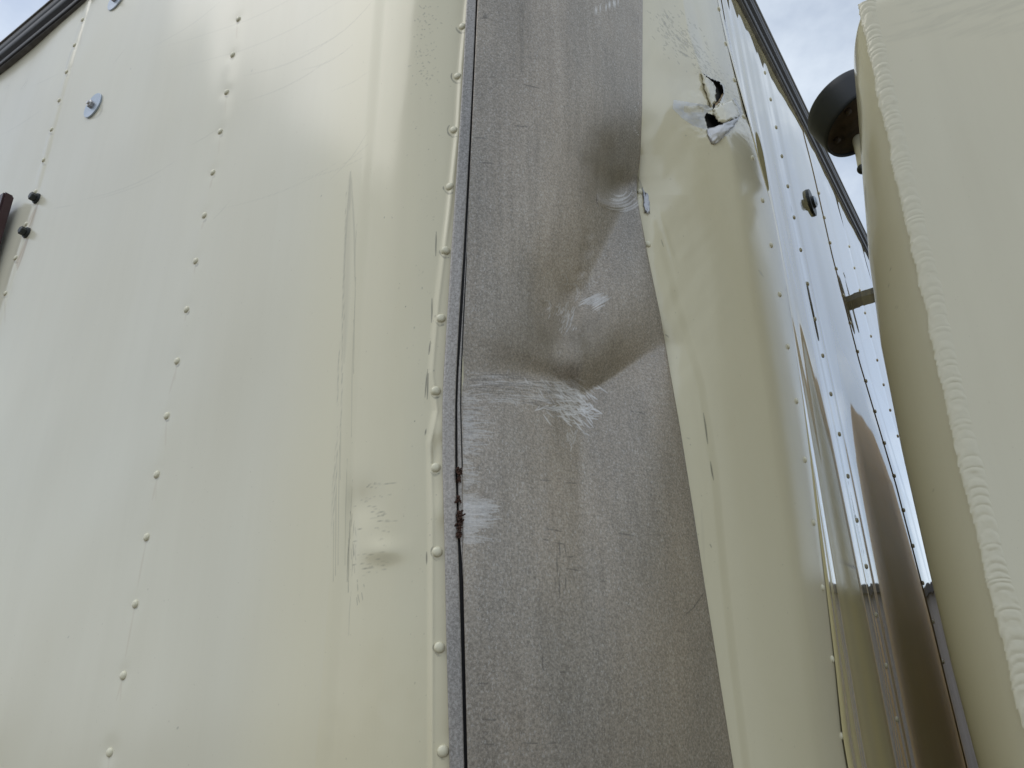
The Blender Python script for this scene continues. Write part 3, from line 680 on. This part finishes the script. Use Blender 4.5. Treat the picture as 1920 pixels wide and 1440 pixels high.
# edge strip: flat bar with a folded lip
zs = np.concatenate([np.linspace(-.55, -.04, 12)[:-1], np.linspace(-.04, .9, 420)])*H
eL = az_of_z(SLX, lambda a: float(rc(a))-.008, zs); eR = az_of_z(SRX, lambda a: float(rc(a))-.010, zs)
def strip(name, aL, aR, zs, rfront, depth, mat, parent=None, n=10, w=True):
    u = np.linspace(0, 1, n); A = aL[:, None]+(aR-aL)[:, None]*u; Zs = np.repeat(zs[:, None], n, 1)
    rr = rc(A)-rfront; rr = rr+.0010*(np.exp(-u*30)+np.exp(-(1-u)*30))[None, :]
    F_ = polar(A, rr, Zs); l = polar(A[:, :1], rr[:, :1]+depth, Zs[:, :1]); r_ = polar(A[:, -1:], rr[:, -1:]+depth, Zs[:, -1:])
    P = np.concatenate([l, F_, r_], 1); X, Y = project(P)
    return child(name, grid_mesh(name, P, sample(CH, X, Y)*.5), mat, parent)
es = strip('edge_strip', eL, eR, zs, .0105, .0100, m_strip)
gl = az_of_z(GLX, lambda a: float(rc(a))-OFF, zs)
strip('gap_channel', eR-.12, gl+.15, zs, .0022, .002, m_back)

LLX = [(0,896),(240,885),(480,873),(600,866),(700,859),(760,857),(870,857.5),(1000,861),(1045,866),(1100,869),(1200,871.5),(1440,877)]
_l = az_of_z(LLX, lambda a: float(rc(a))-OFF, zs)
strip('guard_lip', np.minimum(_l, gl+.03), gl+.05, zs, .0062, .002, m_strip)
# ------------------------------------------------------------------ torn metal
def sheet(name, pts_front, mat, parent, lift0, thick=.0016, sub=0):
    """pts_front: list of (x, y, lift) - a bent flap made of a small triangulated fan with thickness"""
    bm = bmesh.new(); V = [bm.verts.new(on_corner(x, y, l)) for x, y, l in pts_front[0]]
    for f in pts_front[1]: bm.faces.new([V[i] for i in f])
    bmesh.ops.subdivide_edges(bm, edges=list(bm.edges), cuts=3, use_grid_fill=True)
    bmesh.ops.smooth_vert(bm, verts=[v for v in bm.verts if not v.is_boundary], factor=.5, use_axis_x=True, use_axis_y=True, use_axis_z=True)
    for v in bm.verts: v.co += Vector((U(-1, 1), U(-1, 1), U(-1, 1)))*(.0022 if v.is_boundary else .0012)
    me = bm_mesh(bm, name, True)
    o = child(name, me, mat, parent); md = o.modifiers.new('thickness', 'SOLIDIFY'); md.thickness = thick; md.offset = 0
    return o
sheet('torn_flap', ([(1325,243,.002),(1345,237,.012),(1362,231,.018),(1388,216,.008),(1376,238,.026),(1356,259,.022),(1343,270,.008),(1335,268,.006),(1329,258,.006),(1350,247,.030)],
      [(0,1,9,8+0)[:3]+(8,)] if False else [(0,1,9),(1,2,9),(2,3,4),(2,4,9),(9,4,5),(9,5,6),(9,6,7),(9,7,8),(9,8,0)]), m_bare, cp, 0)['label'] = 'bare metal pouch below the tear'
sheet('torn_flap', ([(1316,138,.006),(1326,147,.004),(1338,158,-.002),(1343,171,-.004),(1340,190,-.002),(1334,203,.004),(1327,180,.012),(1321,160,.012)],
      [(0,1,7),(1,2,7),(2,6,7),(2,3,6),(3,4,6),(4,5,6)]), m_corner, cp, 0)
sheet('torn_flap', ([(1336,206,.002),(1350,196,.006),(1357,193,.004),(1375,186,.004),(1388,215,.010),(1374,222,.014),(1360,231,.014),(1347,228,.008),(1338,216,.002),(1362,206,.024)],
      [(0,1,9),(1,2,9),(2,3,9),(3,4,9),(4,5,9),(5,6,9),(6,7,9),(7,8,9),(8,0,9)]), m_corner, cp, 0)
# dark hollow and liner behind the tear
P = np.stack([np.stack([np.array(on_corner(x, y, -.05)) for x in (1308,1325,1342,1360)]) for y in (132,165,200,246)]); P[..., 2] -= CAMZ
child('inner_lining', grid_mesh('inner_lining', P), m_void, cp)
sheet('insulation', ([(1336,207,-.010),(1345,190,-.012),(1356,176,-.014),(1358,186,-.012),(1352,196,-.008),(1342,206,-.008)], [(0,1,5),(1,2,3),(1,3,4),(1,4,5)]), m_foam, cp, 0)
# flaking lip where the sheet slips behind the guard
sheet('bent_lip', ([(1205,352,.004),(1212,360,.012),(1217,380,.010),(1218,402,.004),(1210,398,.002),(1205,380,.002)], [(0,1,5),(1,2,5),(2,4,5),(2,3,4)]), m_bare, cp, 0)

# ------------------------------------------------------------------ top rail
def rail_sweep(name, sec, mat, parent=None):
    """sec: list of (outward offset, base z fraction function) ; sweeps along the plan path"""
    idx = np.r_[0:len(path):9]; pth = path[idx]
    tan = np.gradient(pth, axis=0); tan /= np.linalg.norm(tan, axis=1)[:, None]
    nn = np.stack([tan[:, 1], -tan[:, 0]], 1)
    sgn = np.sign(np.sum(nn*(-pth), 1)); nn *= sgn[:, None]
    arc = np.concatenate([[0], np.cumsum(np.linalg.norm(np.diff(pth, axis=0), axis=1))])
    k0 = np.argmin(np.linalg.norm(pth-C0, axis=1)); sa = (arc-arc[k0])/H          # negative on the left, positive on the right
    rows = []
    for o, zl, zr in sec:
        z = interp(sa, [(-.7, zl), (.5, zr), (1.5, zr+.075), (2.6, zr+.16)])*H
        rows.append(np.stack([pth[:, 0]+nn[:, 0]*o, pth[:, 1]+nn[:, 1]*o, z], -1))
    rows.append(rows[0]); P = np.stack(rows, 1)
    me = grid_mesh(name, P, smooth=False); return child(name, me, mat, parent)
tr = rail_sweep('top_rail', [(-.02, .900, .958), (.012, .900, .958), (.013, .908, .972), (.004, .910, .974), (.004, .915, .983), (.018, .917, .984), (.018, .930, .995), (.0155, .931, .996), (.0155, .933, .998), (.018, .934, .999), (.018, .946, 1.012), (-.02, .948, 1.014)], m_rail)
rail_sweep('rail_lip', [(-.01, .898, .953), (.008, .898, .953), (.008, .903, .960), (-.01, .903, .960)], m_raillip, tr)
rail_sweep('rail_cap', [(-.03, .949, 1.015), (.021, .949, 1.015), (.021, .952, 1.022), (-.03, .952, 1.022)], m_raillip, tr)
# trailer carcass: roof, bottom rail, far walls close the box
bodyz0, bodyz1 = -.55*H+CAMZ, .93*H+CAMZ
FL = C0+DL*1.25*H; FR = C0+DR*1.76*H; FF = FL+DR*1.76*H
inn = .05
q0 = C0+(DL+DR)*.35; q1 = FL+DR*inn; q2 = FF; q3 = FR+DL*inn
bm = bmesh.new()
lo = [bm.verts.new((*q, bodyz0)) for q in (q1, C0+DL*.45+DR*.08, C0+DL*.08*1.2+DR*.5+DL*.08, q3, q2)]
hi = [bm.verts.new((v.co.x, v.co.y, bodyz1)) for v in lo]
bm.faces.new(hi); bm.faces.new(lo[::-1])
for i in range(5): bm.faces.new((lo[i], lo[(i+1) % 5], hi[(i+1) % 5], hi[i]))
child('inner_box', bm_mesh(bm, 'inner_box'), m_void)

# ------------------------------------------------------------------ debris in the gap
def debris(x, y, hpx, wpx, n, label):
    az, t = azt(x, y); r = float(rc(az))-.012; c = polar(az, r, r*t); c = Vector(c)+Vector((0, 0, CAMZ))
    bm = bmesh.new(); k = r/F*1.06; rr = random.Random(int(x+y))
    right = Vector((math.cos(math.radians(az)), -math.sin(math.radians(az)), 0)); up = Vector((0, 0, 1)); fw = Vector((math.sin(math.radians(az)), math.cos(math.radians(az)), 0))
    for i in range(n):
        a = c+right*rr.gauss(0, .32)*wpx*k+up*rr.uniform(-.5, .5)*hpx*k+fw*rr.uniform(-.003, .006)
        d = (right*rr.gauss(0, .7)+up*rr.gauss(0, 1)+fw*rr.gauss(0, .5)).normalized(); ln = rr.uniform(.0012, .004); w_ = rr.uniform(.0004, .0011)
        s = d.cross(fw).normalized()*w_; e = d.cross(s).normalized()*w_
        q = [bm.verts.new(a+s+e), bm.verts.new(a-s+e), bm.verts.new(a-s-e), bm.verts.new(a+s-e)]
        q2 = [bm.verts.new(v.co+d*ln) for v in q]
        bm.faces.new(q); bm.faces.new(q2[::-1])
        for j in range(4): bm.faces.new((q[j], q[(j+1) % 4], q2[(j+1) % 4], q2[j]))
    o = obj('dry_debris', bm_mesh(bm, 'dry_debris'), m_bark); tag(o, label, 'debris', 'brown bark debris caught in the guard gap'); return o
debris(860, 889, 26, 5, 50, 'small brown crumb of bark debris in the gap, uppermost clump beside the middle rivet')
debris(861, 937, 9, 4, 18, 'tiny brown crumb of debris wedged in the gap between the two larger clumps')
debris(862, 982, 48, 6.5, 130, 'long dark brown clump of bark debris in the guard gap, lowest and largest clump')

# ------------------------------------------------------------------ neighbouring truck body
truck = empty('truck_body', (.95, 1.45, 0))
tag(truck, 'cream painted welded truck body standing close beside the trailer on the right', 'truck')
SIL = [(-60,32.4),(0,32.2),(20,31.6),(50,31.35),(100,31.13),(200,30.42),(340,29.44),(480,28.59),(640,28.06),(840,27.87),(1060,27.87),(1250,27.92),(1440,28.1)]
WELD = [(60,32.95),(340,32.36),(640,32.02),(980,31.71),(1200,31.63),(1440,31.55)]
RS, RW = 1.78, 1.56
TOPZ = .990*RW
zt_ = np.concatenate([np.linspace(-2.0, -.12, 10)[:-1], np.linspace(-.12, TOPZ, 420)])
def y_at(z, r, azg):     # image pixel row of a height at a given distance
    p = polar(np.full(np.shape(z), azg), np.full(np.shape(z), r), z); return project(p)[1]
aS = interp(y_at(zt_, RS, 29.5), SIL); aW = interp(y_at(zt_, RW, 32), WELD)
FD = np.array([math.sin(math.radians(119)), math.cos(math.radians(119))])    # run of the near face
BD = np.array([math.sin(math.radians(44)), math.cos(math.radians(44))])
rows = []
for z, a, b in zip(zt_, aS, aW):
    top = max(0, (z-(TOPZ-.05))/.05); pin = 1-math.sqrt(max(0, 1-top*top))       # rounded top edge
    s = polar(a, RS, z)[:2]; w_ = polar(b, RW, z)[:2]
    # bulged corner from the silhouette to the weld: cubic bezier
    t = np.linspace(0, 1, 46)[:, None]
    c1 = s-np.array([math.sin(math.radians(a)), math.cos(math.radians(a))])*.085
    c2 = w_-FD*.030
    arc = (1-t)**3*s+3*(1-t)**2*t*c1+3*(1-t)*t**2*c2+t**3*w_
    face = w_+FD*np.concatenate([np.linspace(.01, .12, 24), np.linspace(.13, 3.0, 110)])[:, None]
    back = s+BD*np.concatenate([np.linspace(3.4, .3, 24)[:-1], np.linspace(.3, .008, 11)])[:, None]
    pl = np.vstack([back, arc, face]); 
    cen = w_+FD*.4+BD*.15
    pl = pl+(cen-pl)*pin*.10
    rows.append(np.concatenate([pl, np.full((len(pl), 1), z)], 1))
P = np.stack(rows)
# soft oil-canning of the skin
wv = .0035*(fbm(P[..., 0]*4+P[..., 1]*3, P[..., 2]*1.2, 71, 2)-.4)+.0012*(fbm(P[..., 0]*13, P[..., 2]*2.0, 72, 2)-.4)
P[..., 0] += -.6*wv; P[..., 1] += -.8*wv
K = 18
skin = child('body_shell', grid_mesh('body_shell', P[:, K:], sample(CH, *project(P[:, K:]))), m_cab, truck)
child('rear_panel', grid_mesh('rear_panel', P[:, :K+1]), m_gap_shade, truck, label='truck body panel facing the gap, gap shade painted in as brown')
# roof and rear closing faces
bm = bmesh.new(); top = [bm.verts.new((p[0], p[1], TOPZ+CAMZ)) for p in P[-1]]
far = [bm.verts.new((*(P[-1, -1, :2]+BD*3.4), TOPZ+CAMZ))]
bm.faces.new(top+far)
lowr = [bm.verts.new((P[0, k, 0], P[0, k, 1], P[0, k, 2]+CAMZ)) for k in (0, -1)]; fl = bm.verts.new((far[0].co.x, far[0].co.y, P[0, 0, 2]+CAMZ))
bm.faces.new((top[0], far[0], fl, lowr[0])); bm.faces.new((far[0], top[-1], lowr[1], fl))
child('roof_cap', bm_mesh(bm, 'roof_cap'), m_cab, truck)
# weld bead: overlapping ripples
def weld_bead():
    zs_ = np.linspace(-.10, TOPZ-.012, 1500); aw = interp(y_at(zs_, RW, 32), WELD); k = 26
    th = np.linspace(0, math.pi, k); G = np.zeros((len(zs_), k, 3))
    ph = np.cumsum(np.interp(zs_, [-.1, TOPZ], [1, 1])*(zs_[1]-zs_[0]))/.019
    ph = ph+1.8*(fbm(zs_*22, zs_*0, 81, 3)-.4)*2
    wdt = .0195*(1+.35*(fbm(zs_*26, zs_*0+3, 82, 3)-.45))
    cx = .004*(fbm(zs_*14, zs_*0+8, 83, 2)-.45)*1.6
    for i, z in enumerate(zs_):
        w_ = polar(aw[i], RW, z)[:2]+FD*cx[i]
        nrm = np.array([FD[1], -FD[0]]); nrm = -nrm if nrm@(-w_) < 0 else nrm
        u = np.cos(th); sag = -.015*(1-u*u)                # curved ripples
        f = (ph[i]+sag/.019) % 1.0
        hgt = .0030*np.sin(th)**1.3+(.0004+.0007*vnoise(np.array(z*17.), np.array(.5), 88))*(np.sin(th)**.8)*np.sin(np.pi*(1-f))**.8+.0018*np.sin(th)*(fbm(np.full(k, z*60), u*1.8, 84, 4)-.4)
        side = wdt[i]*(1+.10*(1-f))
        G[i, :, 0] = w_[0]+FD[0]*u*side+nrm[0]*(hgt-.0022); G[i, :, 1] = w_[1]+FD[1]*u*side+nrm[1]*(hgt-.0022); G[i, :, 2] = z
    return G
G = weld_bead(); zi = np.arange(len(G))
# follow the skin waviness near the weld
wv2 = .0035*(fbm(G[..., 0]*4+G[..., 1]*3, G[..., 2]*1.2, 71, 2)-.4)+.0012*(fbm(G[..., 0]*13, G[..., 2]*2.0, 72, 2)-.4)
G[..., 0] += -.6*wv2; G[..., 1] += -.8*wv2
child('weld_bead', grid_mesh('weld_bead', G), m_cab, truck)

# round cap on its arm
def round_cap():
    R_ = .116; Hh = .106
    bm = bmesh.new(); prof = [(0, Hh+.004), (R_*.80, Hh+.003), (R_*.95, Hh-.002), (R_*.995, Hh-.010), (R_, Hh-.03), (R_*1.0, .012), (R_*.985, .002), (R_*.955, 0), (R_*.935, .003), (R_*.93, .012)]
    n = 72; prev = None
    for r, z in prof:
        ring = [bm.verts.new((0, 0, z))] if r == 0 else [bm.verts.new((r*math.cos(2*math.pi*i/n), r*math.sin(2*math.pi*i/n), z)) for i in range(n)]
        if prev:
            for i in range(n):
                if len(prev) == 1: bm.faces.new((prev[0], ring[i], ring[(i+1) % n]))
                else: bm.faces.new((prev[i], ring[i], ring[(i+1) % n], prev[(i+1) % n]))
        prev = ring
    return bm_mesh(bm, 'cap_rim', True)
def underside():
    R_ = .116*.93; bm = bmesh.new(); n = 72; prev = None
    for r, z in [(R_, .010), (R_*.9, .014), (R_*.55, .016), (R_*.50, .006), (R_*.30, .004), (0, .004)]:
        ring = [bm.verts.new((0, 0, z))] if r == 0 else [bm.verts.new((r*math.cos(2*math.pi*i/n), r*math.sin(2*math.pi*i/n), z)) for i in range(n)]
        if prev:
            for i in range(n):
                if len(ring) == 1: bm.faces.new((ring[0], prev[i], prev[(i+1) % n]))
                else: bm.faces.new((prev[i], ring[i], ring[(i+1) % n], prev[(i+1) % n]))
        prev = ring
    for k in range(5):
        a = 2*math.pi*k/5+2.2; m_ = Matrix.Translation((R_*.74*math.cos(a), R_*.74*math.sin(a), .008))
        bmesh.ops.create_cone(bm, cap_ends=True, segments=16, radius1=.010, radius2=.008, depth=.008, matrix=m_)
    return bm_mesh(bm, 'cap_underside', True)
d_ = 2.0; az_, t_ = azt(1619, 231)
capc = Vector(polar(az_, d_, d_*t_))+Vector((0, 0, CAMZ))
view = (capc-camv).normalized(); rightv = Vector((R[0][0], R[1][0], R[2][0])); upv = Vector((R[0][1], R[1][1], R[2][1]))
ax = (Vector((0, 0, 1))+.42*Vector((-.83, .56, 0))).normalized()
cap = put('round_cap', round_cap(), m_rubber, truck, capc, ax.to_track_quat('Z', 'Y').to_euler()); cap['label'] = 'round blue black cap seen from below'
und = bpy.data.objects.new('cap_underside', underside()); C_.objects.link(und); und.data.materials.append(m_under); und.parent = cap
# arm and knob
def tube(name, pts, r, mat, parent, n=20):
    bm = bmesh.new(); prev = None
    for i, p in enumerate(pts):
        p = Vector(p); d = (Vector(pts[min(i+1, len(pts)-1)])-Vector(pts[max(i-1, 0)])).normalized()
        q = d.to_track_quat('Z', 'Y'); ring = [bm.verts.new(p+q@Vector((r*math.cos(2*math.pi*k/n), r*math.sin(2*math.pi*k/n), 0))) for k in range(n)]
        if prev:
            for k in range(n): bm.faces.new((prev[k], prev[(k+1) % n], ring[(k+1) % n], ring[k]))
        else: bm.faces.new(ring[::-1])
        prev = ring
    bm.faces.new(prev); return child(name, bm_mesh(bm, name, True), mat, parent)
def pt(x, y, d): a, t = azt(x, y); return Vector(polar(a, d, d*t))+Vector((0, 0, CAMZ))
tube('cap_stem', [pt(1612, 262, 2.0), pt(1618, 285, 1.98), pt(1622, 308, 1.95), pt(1650, 330, 1.9)], .020, m_cab, truck)
tube('mounting_arm', [pt(1645, 275, 2.0), pt(1700, 285, 1.92)], .036, m_cab, truck)
bm = bmesh.new(); bmesh.ops.create_uvsphere(bm, u_segments=20, v_segments=14, radius=.014); bmesh.ops.translate(bm, verts=bm.verts, vec=pt(1617, 317, 1.93))
child('stem_knob', bm_mesh(bm, 'stem_knob', True), m_bolt, truck)

# round lamp standing off the side wall far back; only its reflection shows beside the truck
nR = Vector(nR3); lb = Vector((C0[0]+DR[0]*3.02, C0[1]+DR[1]*3.02, 1.84+CAMZ))
bm = bmesh.new(); cyl(bm, .13, .15, .135, .15, 40); cyl(bm, .15, .15, .15, .175, 40); cyl(bm, .15, .13, .175, .19, 40)
rl = put('round_lamp', bm_mesh(bm, 'round_lamp'), m_rail, trailer, lb, normal_rot(nR3))
bm = bmesh.new(); box0 = lambda c, z: bmesh.ops.create_cube(bm, size=1, matrix=Matrix.Translation(c)@Matrix.Diagonal((*z, 1)))
box0((0, 0, .055), (.10, .03, .17)); box0((0, 0, -.005), (.17, .12, .02))
put('lamp_arm', bm_mesh(bm, 'lamp_arm'), m_rail, trailer, lb, normal_rot(nR3))
# ------------------------------------------------------------------ ground and what the gloss mirrors
bm = bmesh.new(); g = 250
vv = [bm.verts.new(p) for p in ((-g, -g, 0), (g, -g, 0), (g, g, 0), (-g, g, 0))]; bm.faces.new(vv)
tag(obj('ground', bm_mesh(bm, 'ground'), m_ground), kind='structure')
def box(bm, c, s, rz=0):
    m_ = Matrix.Translation(c)@Matrix.Rotation(rz, 4, 'Z')@Matrix.Diagonal((*s, 1)); bmesh.ops.create_cube(bm, size=1, matrix=m_)
yard = empty('storage_shed', (22, 21, 0)); tag(yard, 'long grey storage shed across the yard, mirrored low in the glossy side panels', 'shed')
bm = bmesh.new(); box(bm, (24, 22, 2.9), (26, 6, 5.8), math.radians(-43)); child('shed_wall', bm_mesh(bm, 'shed_wall'), m_shed, yard)
bm = bmesh.new(); box(bm, (24, 22, 5.95), (26.6, 6.6, .3), math.radians(-43)); child('shed_roof', bm_mesh(bm, 'shed_roof'), m_rail, yard)
print('objects', len(bpy.data.objects))
